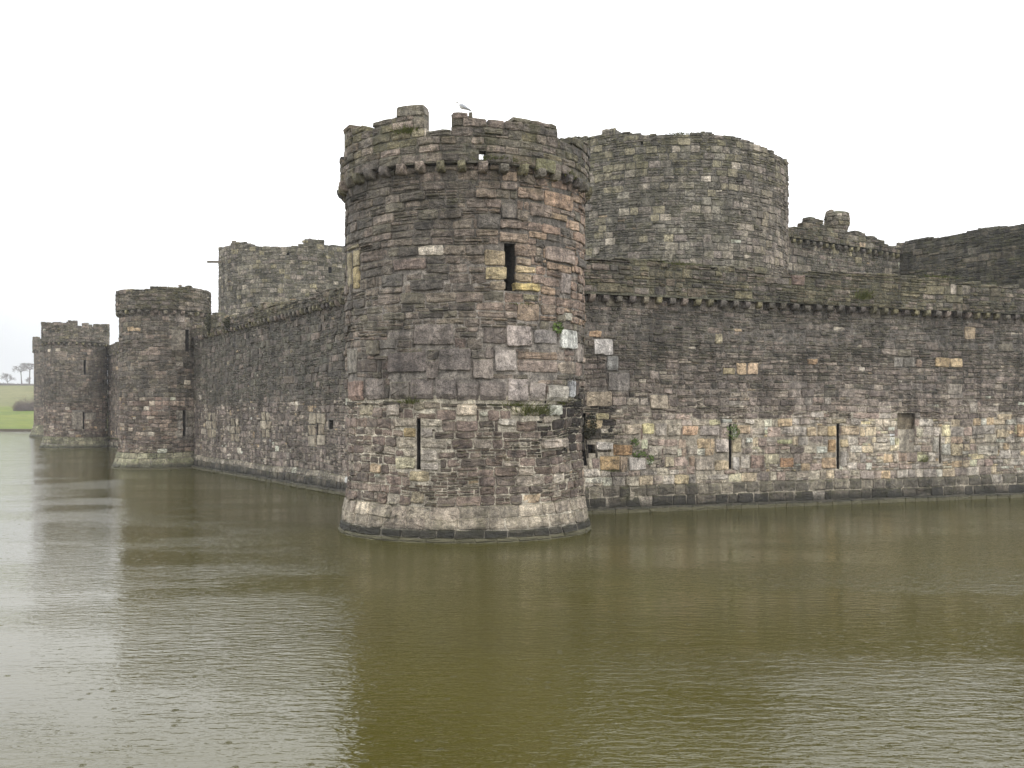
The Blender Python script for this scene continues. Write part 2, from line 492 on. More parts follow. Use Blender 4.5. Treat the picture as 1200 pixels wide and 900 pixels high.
def place_corbels(S, us, z, parent, key, d=0.0, zfn=None, seed=1):
    R = random.Random(seed); protos = {}
    for u in us:
        k = R.randrange(7)
        if k not in protos:
            o = D.objects.new('corbel', CORB[key][k]); protos[k] = o
        else:
            o = protos[k].copy()
        COL.objects.link(o); o.parent = parent
        p = S.P(u, z, d); base = Vector(parent.location)
        o.location = Vector((p[0], p[1], z + R.uniform(-.02, .02) + (zfn(u) if zfn else 0))) - base
        o.rotation_euler = (R.uniform(-.03, .03), R.uniform(-.04, .04), S.ang(u) + R.uniform(-.04, .04))
        o.scale = (R.uniform(.9, 1.1), 1, R.uniform(.92, 1.05))

# ------------------------------------------------------------------ vegetation on the walls
def plant(S, px, py, w, h, kind, label, n=60, seed=1, dd=.08, cat='plant', group=None):
    R = random.Random(seed); u = S.u_of(px); z = z_of(S, px, py)
    p0 = S.P(u, z, 0); sc = p0[1] / FPX; w *= sc; h *= sc
    mat = {'leaf': LEAF, 'grass': GRASSY, 'ivy': IVYM}[kind]
    name = {'leaf': 'wall_plant', 'grass': 'grass_tuft', 'ivy': 'ivy'}[kind]
    V = []; F = []
    def add(pts, f):
        b = len(V); V.extend(pts); F.extend([tuple(b + i for i in q) for q in f])
    if kind == 'grass':
        for i in range(n):
            a = R.gauss(0, .35); uu = u + a * w; zz = z - h * .3 + R.uniform(-.1, .15) * h
            L = h * R.uniform(.6, 1.2); out = R.uniform(.3, 1.0) * L; sd = R.uniform(-.6, .6) * L + a * w * .5
            hw = .012 + .006 * R.random()
            pts = []
            for t in (0, .5, 1):
                q = S.P(uu + sd * t, zz + L * (t - .55 * t * t * (1.2 if out > .6 * L else .6)), -.03 + out * t)
                q2 = S.P(uu + sd * t + hw * 2 * (1 - t * .85), zz + L * (t - .55 * t * t * (1.2 if out > .6 * L else .6)), -.03 + out * t)
                pts += [tuple(q), tuple(q2)]
            add(pts, [(0, 1, 3, 2), (2, 3, 5, 4)])
    else:
        for i in range(n):
            rr = R.random() ** .6; th = R.uniform(0, 6.283)
            uu = u + math.cos(th) * rr * w * .5; zz = z + math.sin(th) * rr * h * .5
            dep = R.uniform(.0, dd) * (1.2 - rr)
            c = Vector(S.P(uu, zz, dep + .02)); s = R.uniform(.025, .06) * (1.3 if kind == 'ivy' else 1)
            nrm = Vector((R.uniform(-1, 1), R.uniform(-1.4, 0), R.uniform(-.4, 1))).normalized()
            t1 = nrm.orthogonal().normalized(); t1.rotate(Matrix.Rotation(R.uniform(0, 6.28), 3, nrm)); t2 = nrm.cross(t1)
            add([tuple(c - t1 * s), tuple(c - t2 * s * .55), tuple(c + t1 * s), tuple(c + t2 * s * .55 + nrm * s * .2)], [(0, 1, 2, 3)])
            if i % 4 == 0:    # stem back to the wall
                q = Vector(S.P(uu, zz - .03, -.04))
                add([tuple(q), tuple(q + Vector((.006, 0, .006))), tuple(c + Vector((.006, 0, 0))), tuple(c)], [(0, 1, 2, 3)])
    me = D.meshes.new(name)
    base = Vector(S.P(u, z, 0))
    me.from_pydata([tuple(Vector(v) - base) for v in V], [], F); me.materials.append(mat)
    o = link(name, me); o.location = base
    return tag(o, label, cat, group)

# ================================================================== THE CASTLE
def quad_specials(S, lst):
    """stones read off the photo: (x0,x1,y0,y1,(r,g,b)[,d])"""
    out = []; blocks = []
    for s in lst:
        a, b, c, d = rect(S, *s[:4])
        out.append([a, b, c, d] + list(s[4]) + [s[5] if len(s) > 5 else .02]); blocks.append((a, b, c, d))
    return out, blocks

def masonry(name, S, z0, z1, zones, parent, seed, specials=(), openings=(), topf=None, breaks=(), thick=1.0, mortar=(104,96,86),
            colfn=None, depth=.16, gap=.014, warp=.05, du=.3, vb=(), rough=1.0, mortar_zones=None, lower=.06):
    mb = MB()
    sp, bl = quad_specials(S, specials)
    op = list(openings)
    topf = topf or (lambda u: np.asarray(u, float) * 0 + z1)
    zmax = float(np.max(topf(np.linspace(0, S.U, 400)))) if topf else z1
    A = layout(S.U, z0, zmax + .1, zones, op + bl, seed)
    # ragged top
    B = []; R = random.Random(seed + 5)
    for s in A:
        bs = [b for b in breaks if s[0] + .02 < b < s[1] - .02]
        tt = topf(np.linspace(s[0], s[1], 5))
        parts = [s]
        if bs and s[3] > tt.min() - .05:
            xs = [s[0]] + sorted(bs) + [s[1]]
            parts = [[a, b] + s[2:] for a, b in zip(xs, xs[1:])]
        for p in parts:
            t = float(topf(np.array((p[0] + p[1]) / 2)))
            if p[2] > t - .35 * (p[3] - p[2]): continue
            if p[3] > t + .04: p[3] = max(t + R.uniform(-.02, .04), p[2] + .05)
            B.append(p)
    wn = warp
    stones_mesh(mb, S, B, seed, depth=depth, gap=gap, warp=wn, rough=rough, colfn=colfn)
    if sp: stones_mesh(mb, S, sp, seed + 50, depth=depth, gap=gap * .8, warp=0.0, wu=0, rough=rough, sat=.62)
    core_mesh(mb, S, z0, topf, thick, op, breaks, mortar, du=du, vb=vb, lower=lower)
    return mb.build(name, STONE, parent)

def disc(S, z, parent, name='roof_floor', r=None, col=(90,88,74)):
    n = 40; R = r or S.R - .3
    V = [(S.c[0], S.c[1], z)] + [(S.c[0] + R * math.cos(2*PI*i/n), S.c[1] + R * math.sin(2*PI*i/n), z) for i in range(n)]
    mb = MB(); mb.add(V, [(0, 1 + i, 1 + (i + 1) % n) for i in range(n)], alb(col))
    return mb.build(name, STONE, parent)

corbel_meshes(.27, .30, .25, 'tower')
corbel_meshes(.25, .27, .23, 'wall')

# ---------------------------------------------------------------- main corner tower
MC = (-1.60, 35.3); MR = 4.03
def plinth(r0, z1, flare, ledge=0.0):
    return lambda v: np.where(v < z1, flare * (1 - np.clip(v, 0, None) / z1) ** .8 + .0, 0.0) 
def main_off(v):
    return np.where(v < 1.16, .04 + .24 * (1 - np.clip(v, 0, 2) / 1.16), 0) + np.where((v > 4.42), .05, 0)
MS = Round(MC, MR, off=main_off)
ue, ve = MS.u_of(672), z_of(MS, 672, 520)
MS.bump = lambda u, v: -.30 * np.exp(-((u - ue - .3) / .9) ** 2 - ((v - ve) / .75) ** 2)
tower = empty('round_tower', (MC[0], MC[1], 0))
tag(tower, 'largest nearest round stone corner tower with broken battlement and flared foot in the moat', 'tower', 'round towers of the outer wall')
W1 = (148,139,122); W2 = (140,130,112); YL = (150,130,84)
main_sp = [
 (487,532,379,404,(112,104,98),.05),(593,622,381,406,(142,132,127),.05),(655,674,386,409,(186,174,164),.05),(579,604,409,435,(134,127,122),.04),
 (594,619,443,470,(130,122,118),.05),(620,638,449,470,(150,141,135),.05),(640,663,451,471,(172,162,152),.06),(664.5,672.5,446,466,(182,172,164),.05),
 (562,593,447,469,(108,100,95),.05),(510,535,443,468,(108,101,97),.04),(535,561,447,469,(104,97,92),.03),(482,509,443,468,(106,98,93),.04),(459,481,447,468,(104,98,90),.04),
 (515,552,408,434,(104,97,93),.05),(456,500,412,436,(96,88,84),.03),(430,452,443,469,(110,102,96),.03),(409,427,446,470,(124,100,88),.03),(410,420,410,438,(112,108,98),.03),
 (446,465,397,409,(104,100,92),.02),(566,592,383,403,(88,80,74)),(624,652,386,403,(112,108,106)),(606,652,412,421,(126,106,88)),(606,652,422,436,(122,108,98)),
 (643,658,474,487,(176,168,148),.08),(599,615,476,487,(152,146,122),.04),(617,632,476,487,(126,122,100),.03),(535,559,474,487,(158,147,128),.05),(562,572,482,488,(160,150,134),.04),
 (453,468,474,487,(150,141,128),.04),(422,437,475,487,(130,122,98),.03),(584,605,490,499,(158,149,138),.04),(636,646,488,496,(160,150,136),.06),(634,672,513,525,(140,130,118),.12),
 (485,497,471,481,(118,112,92),.03),
 (463,487,490,500,W1),(473,487,501,512,YL),(465,487,513,525,(150,142,124)),(473,487,526,535,(156,148,130)),(463,487,536,549,(150,146,116)),
 (493,518,490,500,(140,134,118)),(493,507,501,513,(134,128,120)),(493,523,514,526,(150,143,128)),(493,513,527,541,(138,132,122)),(493,515,542,551,(146,140,130)),(480,504,552.5,564,(138,127,96)),
 (482,497,576,590,(138,128,100)),
 (567,592,293,311,(130,115,85)),(568,593.4,312,328,(140,126,88)),(574,591.6,329,340,(116,104,84)),(584,618,273,284.6,(122,105,88),.04),(602.6,627,286,300,(116,98,82)),(604.6,622,302,311,(128,112,92)),(603.6,627,312,320,(150,132,94)),(603,622,321,330,(126,110,84)),(601.5,631,331.5,341,(164,144,78),.06),
 (638,671,290,307,(128,112,100),.04),(640,668,309,318,(132,108,84)),(655,667,321,344,(126,116,110),.05),(612,630,345,352,(118,112,84)),(605,631,356,376,(140,120,98)),(633,650,357,369,(124,108,92)),(660,667,366,376,(160,150,136),.05),
 (587,605,238,256,(96,90,82),.04),(606,636,220,234,(126,106,88),.04),(637,668,226,244,(140,112,88),.04),(640,663,250,258,(134,112,84)),(620,645,238,254,(112,98,86),.03),(560,586,250,268,(86,82,76),.04),
 (410,413.5,296,336,(120,112,84),.03),(416.5,423,293,312,(128,118,86),.04),(416.5,423,313,338,(130,116,74),.04),(410,422,287,292,(122,114,86),.04),
 (426,455,293,306,(96,84,74)),(482,520,327,340,(78,74,68),.05),(448,474,322,336,(78,75,70),.04),(462,500,302,316,(102,88,80),.04),
]
slits = [rect(MS, 487.6, 492.6, 488.5, 550.5), rect(MS, 590.4, 604.2, 285, 341), rect(MS, 414, 416.2, 297, 337)]
def main_col(u, v, C, r):
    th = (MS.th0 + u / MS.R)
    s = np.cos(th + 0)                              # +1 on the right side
    k = np.clip((s + .05) * 1.5, 0, 1) * ((v > 6.8) & (v < 12)) * (r.rand(len(u)) < .75)
    pk = np.array(PINK)[r.randint(0, len(PINK), len(u))]
    C = C * (1 - k[:, None]) + pk * k[:, None]
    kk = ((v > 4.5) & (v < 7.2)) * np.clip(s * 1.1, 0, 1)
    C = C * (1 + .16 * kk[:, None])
    kd = ((v > 2.6) & (v < 4.75)) * (s > .60)                     # most stones darkened in the eroded patch beside the junction
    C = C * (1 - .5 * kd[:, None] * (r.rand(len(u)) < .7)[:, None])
    return C
zones = [Z(.13, (.13, .13), (.5, .9), SILT, 0, dep=.01, pale=0), Z(.38, (.25, .25), (.5, .95), WET, 0, dep=.012, pale=0), Z(1.16, (.36, .38), (.5, 1.0), PLI, .0, dep=.012, pale=.06),
         Z(4.15, (.22, .34), (.35, .8), RED, .28, dep=.03, pale=.05, sw=1.3), Z(4.42, (.27, .27), (.4, .9), [(84,76,66),(74,68,58),(110,100,84)], .5, dep=.04, pale=.1),
         Z(6.6, (.5, .66), (.45, .95), RED[:5] + UP, .72, big=MID, dep=.035, sw=1.6, nsub=(2, 3)),
         Z(11.6, (.22, .33), (.42, .95), UP, .14, dep=.035, pale=.012, sw=1.3)]
masonry('tower_wall', MS, -.5, 11.58, zones, tower, 11, main_sp, slits, thick=1.1, colfn=main_col, vb=tuple([0, .25, .5, .75, 1.0, 1.16] + [1.4 + .22 * i for i in range(18)] + [8.5]), mortar=lambda v: (158,148,128) if v < 4.4 else ((112,104,94) if v < 7 else (88,81,72)), gap=.014, warp=.07, depth=.2)
for h in slits: recess(MS, h, 1.0, tower)
MP = Round(MC, MR + .22)
ptop = [(403,151),(420,150),(427,154),(436,157.5),(436.5,148),(444,142),(453,141),(464,137),(464.6,125.5),(480,123),(496.4,122),(497,151.5),(513,150.5),(529,151.5),(529.6,131.5),(548,132),(548.5,134),(566,134.5),(567,139),(601,142),(602,139.5),(620,139.5),(635,143.5),(653.5,147),(654.5,162),(669,167),(671,161),(679,159),(681,166),(691,168)]
pf, pb = profile(MP, ptop, 12.5, .015, 4)
hole = rect(MP, 561.5, 570, 183, 192.5); hole = (hole[0], hole[1], 11.66, 11.93)
mosscol = None
def moss_col(amount, zc=None):
    def f(u, v, C, r):
        nn = make_noise(77, 1.1)(u, v)
        k = (r.rand(len(u)) < np.clip(amount + .35 * nn, 0, 1)) * .7
        mm = np.array(MOSS)[r.randint(0, len(MOSS), len(u))]
        return C * (1 - k[:, None]) + mm * k[:, None]
    return f
masonry('parapet', MP, 11.56, 13, [Z(20, (.21, .30), (.4, .85), UP, .10, dep=.028, pale=.01)], tower, 23,
        [(530,549,131.5,139,(120,104,94),.04),(465,497,123,136,(96,92,80),.02),(484,497,137,150,(98,92,78),.02),(628,651,186,202,(92,92,58),.04),(499,529,152,160,(90,86,76),.02)],
        [hole], topf=pf, breaks=pb, thick=.5, colfn=moss_col(.45), depth=.42, gap=.011, lower=.1, mortar=(84,80,66))
# lip behind the daylight hole is left open; the roof floor sits lower
disc(MS, 11.2, tower)
place_corbels(MS, [i * MS.U / 41 + .2 for i in range(41)], 11.29, tower, 'tower', d=.03, seed=3)

# ---------------------------------------------------------------- right outer wall
RO = (-1.2, 38.64); RD = (.931, .365); RL = 50
def wall_off(v): return np.where(v < .22, .30, np.where(v < 1.0, .10 - .06 * v, 0.0)) + np.where(v > 7.0, -.02, 0)
RS = Flat(RO, (RO[0] + RD[0] * RL, RO[1] + RD[1] * RL), off=wall_off)
RS.bump = lambda u, v: -.34 * np.exp(-((u - RS.u_of(688)) / .75) ** 2 - ((v - 3.1) / 1.0) ** 2)
wall_r = empty('curtain_wall', (RO[0], RO[1], 0))
tag(wall_r, 'long outer stone wall right of the nearest tower, patched with tan and orange blocks above the water', 'wall', 'outer walls between the towers')
G1 = (142,141,140)
right_sp = [
 (700,714,484.5,491.5,(170,160,114),.03),(700.5,718,518,527,(172,168,162),.06),(718.5,741,521,533.5,(168,128,80),.04),(704,726,534,551,(162,132,84),.04),(727,735.5,535,553,(150,130,106),.02),
 (737,757,536,551,(158,154,148),.03),(688,717,459,476,(142,129,108),.03),(696,718,397,416,G1,.06),(711,724,417,434,(124,127,126),.03),(690,705,387,395,(146,116,86),.03),(712,738,436,458,(116,112,108),.03),
 (735,749,466,475,(140,132,118)),(750,760,466,475,(132,124,114)),(762,783,463,479,(142,131,112),.03),(733,751,497,509,(150,138,118),.03),(753,767,496,508.5,(166,158,106),.03),(768,781,496,511,(134,128,118),.03),(782,798,497,511,(150,142,124),.03),
 (800,818,499,510,(166,132,100),.03),(820,843,499,511,(140,132,124),.03),(815,836.5,536,551,(148,139,124),.03),(837.5,854,539.5,551,(158,142,110),.03),(858.5,866,535,551,(132,130,124),.04),(867.5,879,533,549,(150,144,132),.02),(880,896,533,549,(118,98,86),.02),
 (914,930,536,548,(164,122,84),.02),(863,875,425,439,(158,134,100),.02),(876,889,425,439,(164,138,108),.02),(847,862,431,439,(150,136,98),.02),(838,847,391,403,(138,130,100),.03),
 (838,853,514,530,(140,132,124),.05),(760,775,522,534,(150,144,130),.03),(777,793,524,533,(142,134,120),.03),(805,817,521,533,(144,136,122)),(864,880,498,508,(156,134,104)),(882,896,501,510,(146,138,124)),(858,869,513,530,(136,126,96),.03),
 (874,882,513,519,(170,164,154),.04),(911,929,515,520,(166,156,110),.03),(930,945,500,511,(150,144,134),.03),(946,957,500,511,(160,142,110),.03),
 (1131,1143.5,383,398,(136,119,92),.03),(1096,1113,419,430,(160,136,94),.03),(1114,1128,420,430.5,(160,138,98),.03),(946.5,958,420,427,(140,110,76),.02),(1048,1058,419,430,(116,113,106)),(1059,1072,419,430,(104,101,92)),(1074,1080,421,430,(126,108,92)),
 (970,979.8,499,511,(172,147,96),.03),(970,980,515,528,(168,132,84),.03),(963,980,536,549,(158,132,98),.03),(985,994,515,524,(156,140,102),.03),(975,991,490.5,496,(140,130,104),.03),(986,1007,499,510,(152,134,106),.02),(985,993,528,547,(128,124,116),.02),
 (1053,1072,504,514,(132,108,92),-.08),(1054,1071,515,527,(122,100,86),-.05),(1104,1113.5,497.5,511,(166,156,116),.03),(1104,1113.5,520,533,(142,143,132),.03),(1093,1100.5,512,530,(134,132,122),.03),(1114.5,1128,520,534,(150,138,106),.03),
 (1074,1081,502,512,(160,152,126),.03),(1145,1170,522,533,(140,136,122),.02),(1168,1182,503,513,(152,138,108),.02),(1192,1200,497,512,(160,130,90),.02),(1110,1128,450,462,(120,114,104),.02),(1136,1146,472,484,(124,118,108),.02),
 (1024,1043,519,529,(158,150,132),.03),(957,969,523,531,(160,154,140),.03),(1169,1186,485,493,(142,128,100),.02),
]
rop = [rect(RS, 683.5, 689.6, 484, 546), rect(RS, 692, 700, 521, 531.5), rect(RS, 854.4, 857.8, 497, 549.5), rect(RS, 980.7, 984.2, 496.5, 549.5), rect(RS, 1052, 1073, 484, 503), rect(RS, 1101, 1103, 508, 543)]
rtop = [(690,306),(767,305),(800,309),(835,314),(892,315),(900,325),(925,322.5),(962,319),(1025,319),(1062,321),(1072,326),(1086,326),(1087,324),(1119.5,324.5),(1120.5,331),(1156,330),(1162,336),(1200,336)]
def right_col(u, v, C, r):
    nn = make_noise(5, .5)(u, v)
    k = (((v > 1.2) & (v < 4.1)) * (r.rand(len(u)) < .16 + .1 * nn))[:, None] * .55
    C = C * (1 - k) + np.array([110, 96, 90]) * k
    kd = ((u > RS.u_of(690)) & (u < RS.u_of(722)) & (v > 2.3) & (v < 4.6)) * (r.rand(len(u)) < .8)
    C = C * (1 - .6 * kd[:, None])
    kg = ((v > 4.0) & (v < 6.4)) * (r.rand(len(u)) < .5)         # greyer lichened belt
    C = C * (1 - .5 * kg[:, None]) + np.array([112, 104, 97]) * .5 * kg[:, None]
    C = C * np.where((v > 1.05) & (v < 3.9), 1.08, 1.0)[:, None]
    return C
zones = [Z(.22, (.22, .22), (.5, 1.0), SILT, 0, dep=.008, pale=0), Z(.62, (.40, .40), (.4, 1.0), WET, 0, dep=.02, pale=.02), Z(1.05, (.43, .43), (.4, .9), [(84,80,68),(92,86,74),(76,72,60),(104,98,82)], 0, dep=.02, pale=.03),
         Z(3.7, (.30, .48), (.28, .78), TAN, .22, dep=.025, pale=.05), Z(4.6, (.26, .4), (.35, .8), GREYP + TAN[4:8], .42, dep=.025, pale=.04),
         Z(6.2, (.3, .4), (.4, .9), GREYP + DARK, .88, big=MID, dep=.022, pale=.03, nsub=(2, 2), sw=1.3),
         Z(8.7, (.3, .42), (.4, 1.0), DARK, .93, big=UP, dep=.022, pale=.008, nsub=(2, 3), sw=1.3)]
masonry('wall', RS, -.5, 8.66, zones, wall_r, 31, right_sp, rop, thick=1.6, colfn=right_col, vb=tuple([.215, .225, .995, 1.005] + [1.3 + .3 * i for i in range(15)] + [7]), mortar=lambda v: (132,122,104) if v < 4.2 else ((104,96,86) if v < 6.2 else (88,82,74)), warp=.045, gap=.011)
for h, dp in zip(rop, (1.3, .5, 1.2, 1.2, .22, .3)): recess(RS, h, dp, wall_r, 'arrow_slit' if dp > 1 else 'recess', (48,45,40) if dp > 1 else (84,76,64), (30,28,26) if dp > .4 else (92,84,70))
RP = Flat(tuple(np.array(RO) + RS.n * .24), tuple(np.array(RO) + RS.n * .24 + np.array(RD) * RL))
rf, rb = profile(RP, rtop, 9.9, .05, 8)
masonry('parapet', RP, 8.64, 10, [Z(20, (.26, .4), (.45, 1.0), UP + DARK, .8, big=UP, dep=.03, pale=.008, nsub=(2, 3))], wall_r, 37,
        [(928,943,322,334,(104,84,74),.03),(1114,1121,333,345,(150,142,128),.02),(1127,1137,334,346,(116,110,96),.02)], (), topf=rf, breaks=rb, thick=.55, colfn=moss_col(.55), depth=.45, mortar=(80,78,60), lower=.1)
place_corbels(RS, np.arange(4.6, RL - .5, .60), 8.36, wall_r, 'wall', d=.03, seed=5)

# ---------------------------------------------------------------- towers further along the left front
T2C = (-25.9, 76.2); T3C = (-50.9, 119.5); T4C = (-80.4, 180.0)
LO = (-24.4, 76.6)
LS = Flat(LO, (-1.3, 38.6), off=lambda v: np.where(v < .25, .32, np.where(v < .9, .16 - .1 * v, 0.0)))
wall_l = empty('curtain_wall', (LO[0], LO[1], 0))
tag(wall_l, 'dark receding outer wall between the nearest tower and the second tower, with pale blocked slits', 'wall', 'outer walls between the towers')
left_sp = []
for (a, b, c, d) in [(244.5,252,483,513),(271,280.5,490,517),(305,318,483,513),(362,369.5,484,524),(373,380.5,484,522)]:
    n = 3; R_ = random.Random(int(a))
    for k in range(n):
        y0 = c + (d - c) * k / n; y1 = c + (d - c) * (k + 1) / n
        left_sp.append((a + R_.uniform(-1.5, 1), b + R_.uniform(-1, 1.5), y0 + .3, y1 - .3, [(132,124,104),(122,112,92),(140,132,114)][k % 3], .03))
lop = [rect(LS, 370.2, 372.2, 486, 521), rect(LS, 385, 390, 492, 503), rect(LS, 274.8, 276, 494, 512), rect(LS, 247.6, 248.6, 488, 508), rect(LS, 311, 312.2, 488, 508)]
left_sp = [s for s in left_sp if s[0] > 355]
for cxp, c, d in ((248.1, 483, 513), (275.4, 490, 517), (311.6, 483, 513)):
    for k in range(3):
        y0 = c + (d - c) * k / 3; y1 = c + (d - c) * (k + 1) / 3
        for sgn in (-1, 1):
            x0, x1 = sorted((cxp + sgn * .8, cxp + sgn * (4.5 + (k % 2) * 1.6)))
            left_sp.append((x0, x1, y0 + .3, y1 - .3, [(130,122,100),(140,132,112),(122,112,92)][(k + (sgn > 0)) % 3], .03))
def left_col(u, v, C, r):
    C = C * np.where(v > 4.8, .9, 1.04)[:, None]
    k = ((v > 5) & (r.rand(len(u)) < .3))[:, None] * .5
    return C * (1 - k) + np.array([70, 72, 60]) * k
zones = [Z(.25, (.25, .25), (.5, 1.0), SILT, 0, dep=.01, pale=0), Z(.65, (.4, .4), (.4, .9), WET, 0, dep=.02, pale=.02), Z(1.0, (.35, .35), (.4, .8), PALEG, 0, dep=.02, pale=.05),
         Z(4.6, (.3, .46), (.3, .75), GREYP, .5, dep=.03, pale=.05), Z(10, (.3, .46), (.35, .9), DARK, .6, big=UP, dep=.03, pale=.02)]
masonry('wall', LS, -.5, 9.52, zones, wall_l, 41, left_sp, lop, thick=1.6, colfn=left_col, vb=(.245, .255, .895, .905), mortar=(100,94,84), warp=.07, du=.6)
for i, h in enumerate(lop): recess(LS, h, 1.2 if i != 1 else .4, wall_l, 'arrow_slit' if i != 1 else 'recess')
LP = Flat(tuple(np.array(LO) + LS.n * .24), tuple(np.array((-1.3, 38.6)) + LS.n * .24))
ltop = [(236,374),(244,370),(252,366),(262,369.5),(280,368),(300,357),(307,354),(333,356),(350,352),(367,349),(371,341),(385,339),(407,335.5)]
lf, lb = profile(LP, ltop, 10.3, .05, 9)
masonry('parapet', LP, 9.5, 11, [Z(20, (.26, .4), (.45, .9), UP + DARK, .6, big=UP, dep=.04, nsub=(2, 3))], wall_l, 43, (), (), topf=lf, breaks=lb, thick=.55, colfn=moss_col(.6), depth=.45, mortar=(76,74,58), du=.5)
place_corbels(LS, np.arange(3.4, LS.U - 3.6, .62), 9.23, wall_l, 'wall', d=.03, seed=6)

def small_tower(C0, R0, label, sp, slit_px, ptop, z_par, seed, dflt, pmoss=.35, corb=True, pl=1.3, fl=.42, zn=None, ncb=34):
    S = Round(C0, R0, off=lambda v: np.where(v < pl, .12 + fl * (1 - np.clip(v, 0, 3) / pl) ** 1.3, 0))
    t = empty('round_tower', (C0[0], C0[1], 0)); tag(t, label, 'tower', 'round towers of the outer wall')
    ops = [rect(S, *q) for q in slit_px]
    zn = zn or [Z(.14, (.14, .14), (.5, .9), WET, 0, dep=.01, pale=0), Z(pl, (.36, .4), (.5, 1.0), [(102,104,78),(92,94,68),(112,112,88),(104,102,80)], 0, dep=.015, pale=.02),
                Z(5.2, (.24, .38), (.35, .75), RED + GREYP, .28, dep=.03, pale=.05), Z(20, (.24, .38), (.4, .85), UP + DARK[:4], .3, dep=.03, pale=.02)]
    masonry('tower_wall', S, -.5, z_par + .02, zn, t, seed, sp, ops, thick=.9, vb=(0, .3, .6, .9, pl), mortar=(104,97,86), warp=.07, du=.5, colfn=None)
    for h in ops: recess(S, h, .8, t)
    P = Round(C0, R0 + .24)
    f, b = profile(P, ptop, dflt, .02, seed)
    masonry('parapet', P, z_par, dflt, [Z(40, (.24, .36), (.4, .85), UP, .35, dep=.03, pale=.02)], t, seed + 2, (), (), topf=f, breaks=b, thick=.5, colfn=moss_col(pmoss), depth=.4, mortar=(88,84,68), du=.4, lower=.1)
    disc(S, z_par - .3, t)
    if corb: place_corbels(S, [i * S.U / ncb + .1 for i in range(ncb)], z_par - .32, t, 'wall', d=.03, seed=seed)
    return S, P
PG = (122,118,106)
T2S, T2P = small_tower(T2C, 3.12, 'second round stone tower along the left wall, mossy green foot and slit windows', 
   [(207,214,481,492,PG),(208,214,493,503,(116,112,102)),(207,214,504,513,PG),(218,231,481,489,(126,122,108)),(218,228,490,499,PG),(218,226,500,511,(120,116,108)),(201,217,387,402,(112,106,92)),(201,217,403,411,(104,98,86)),(205,217,363,378,(112,104,96))],
   [(217.3,222,386,412),(214.6,217.6,480.5,511)],
   [(137,341.7),(150,339),(165,339.5),(179,337),(180,336),(200,336.5),(211,336.5),(212,334),(225,334.5),(226,337),(238,339.5),(249,343)], 11.42, 61, 12.7, .35)
T3S, T3P = small_tower(T3C, 3.42, 'third round tower down the left wall, with broken battlements and a narrow slit', 
   [(84,97,483,503,(116,110,98)),(100,112,484,492,PG)], [(98,101,422,439),(97,99,483,503.5)],
   [(50,379),(60,377.5),(69,376.5),(70,379),(78,378.5),(79.5,375.8),(90,376),(91,381),(99,381.5),(100,378),(106,378.5),(107,382),(110,382),(111,379.5),(127,381),(129,383)], 12.15, 71, 14.3, .15)
T4S, T4P = small_tower(T4C, 3.3, 'farthest round tower, only its left edge showing behind the third tower by the field', [], [],
   [(38,395),(45,394.8),(45.5,400),(60,400),(80,399)], 15.0, 81, 17.0, .15, pl=2.2, fl=.7, ncb=24)

def run_wall(p0, p1, z, ztop, label, seed):
    S = Flat(p0, p1, off=lambda v: np.where(v < .8, .2, 0.0))
    w = empty('curtain_wall', (p0[0], p0[1], 0)); tag(w, label, 'wall', 'outer walls between the towers')
    masonry('wall', S, -.5, z, [Z(.8, (.4, .4), (.5, 1), WET + PALEG, 0), Z(5, (.4, .5), (.4, .9), GREYP, .5, pale=.06), Z(30, (.4, .5), (.4, 1), UP + GREYP, .5)], w, seed, (), (), thick=1.4, du=1.0, vb=(.795, .805), mortar=(104,98,86))
    P = Flat(tuple(np.array(p0) + S.n * .2), tuple(np.array(p1) + S.n * .2))
    nz = make_noise(seed, 1.0)
    masonry('parapet', P, z - .02, ztop, [Z(40, (.3, .4), (.4, .9), UP + DARK, .5)], w, seed + 1, (), (), topf=lambda u: ztop + .12 * nz(np.asarray(u, float), 0 * np.asarray(u, float)), thick=.5, du=.8, colfn=moss_col(.5), mortar=(84,82,66), depth=.4)
    place_corbels(S, np.arange(3, S.U - 3, .8), z - .32, w, 'wall', d=.03, seed=seed)
run_wall((-48.0, 121.5), (-23.4, 78.6), 11.0, 12.0, 'short strip of outer wall showing between the second and third towers', 91)
run_wall((T4C[0] + 1.2, T4C[1]), (T3C[0] + 1.0, T3C[1] + .5), 11.6, 12.6, 'outer wall beyond the third tower, leading to the farthest tower', 95)

# ---------------------------------------------------------------- inner ward
BC = (9.2, 62.0); BR = 7.25
BS = Round(BC, BR)
big = empty('drum_tower', (BC[0], BC[1], 0)); tag(big, 'huge drum tower rising behind the right outer wall, chequered with lighter square blocks', 'tower', 'drum towers of the inner castle')
btop = [(640,165),(692,161),(705,156),(706,151),(721,150.5),(722,155),(740,154.5),(760,157),(812,157),(813,154.7),(832,154.5),(837,158),(857,159.5),(870,162),(880,165.5),(890,170),(900,173.5),(907,177.5),(914,183),(920,188),(930,190)]
bf, bb_ = profile(BS, btop, 18.9, .03, 12)
zi = [Z(8, (.6, .8), (.8, 1.5), ITHIN, .2, pale=.02)] + [Z(40, (.34, .46), (.45, .72), ITHIN, .50, big=IBIG, dep=.03, pale=.015, sw=1.3, nsub=(2, 3))]
def big_col(u, v, C, r):
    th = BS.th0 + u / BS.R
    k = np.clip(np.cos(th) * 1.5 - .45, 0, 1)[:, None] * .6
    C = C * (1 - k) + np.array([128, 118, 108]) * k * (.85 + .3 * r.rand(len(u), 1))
    m = ((v > 16.8) * (r.rand(len(u)) < .5))[:, None] * .5
    return C * (1 - m) + np.array([96, 94, 68]) * m
masonry('tower_wall', BS, .5, 19, zi, big, 101, [], [rect(BS, 751, 753.5, 166, 170)], topf=bf, breaks=bb_, thick=1.6, colfn=big_col, mortar=(84,80,70), du=.5, warp=.07, gap=.018)
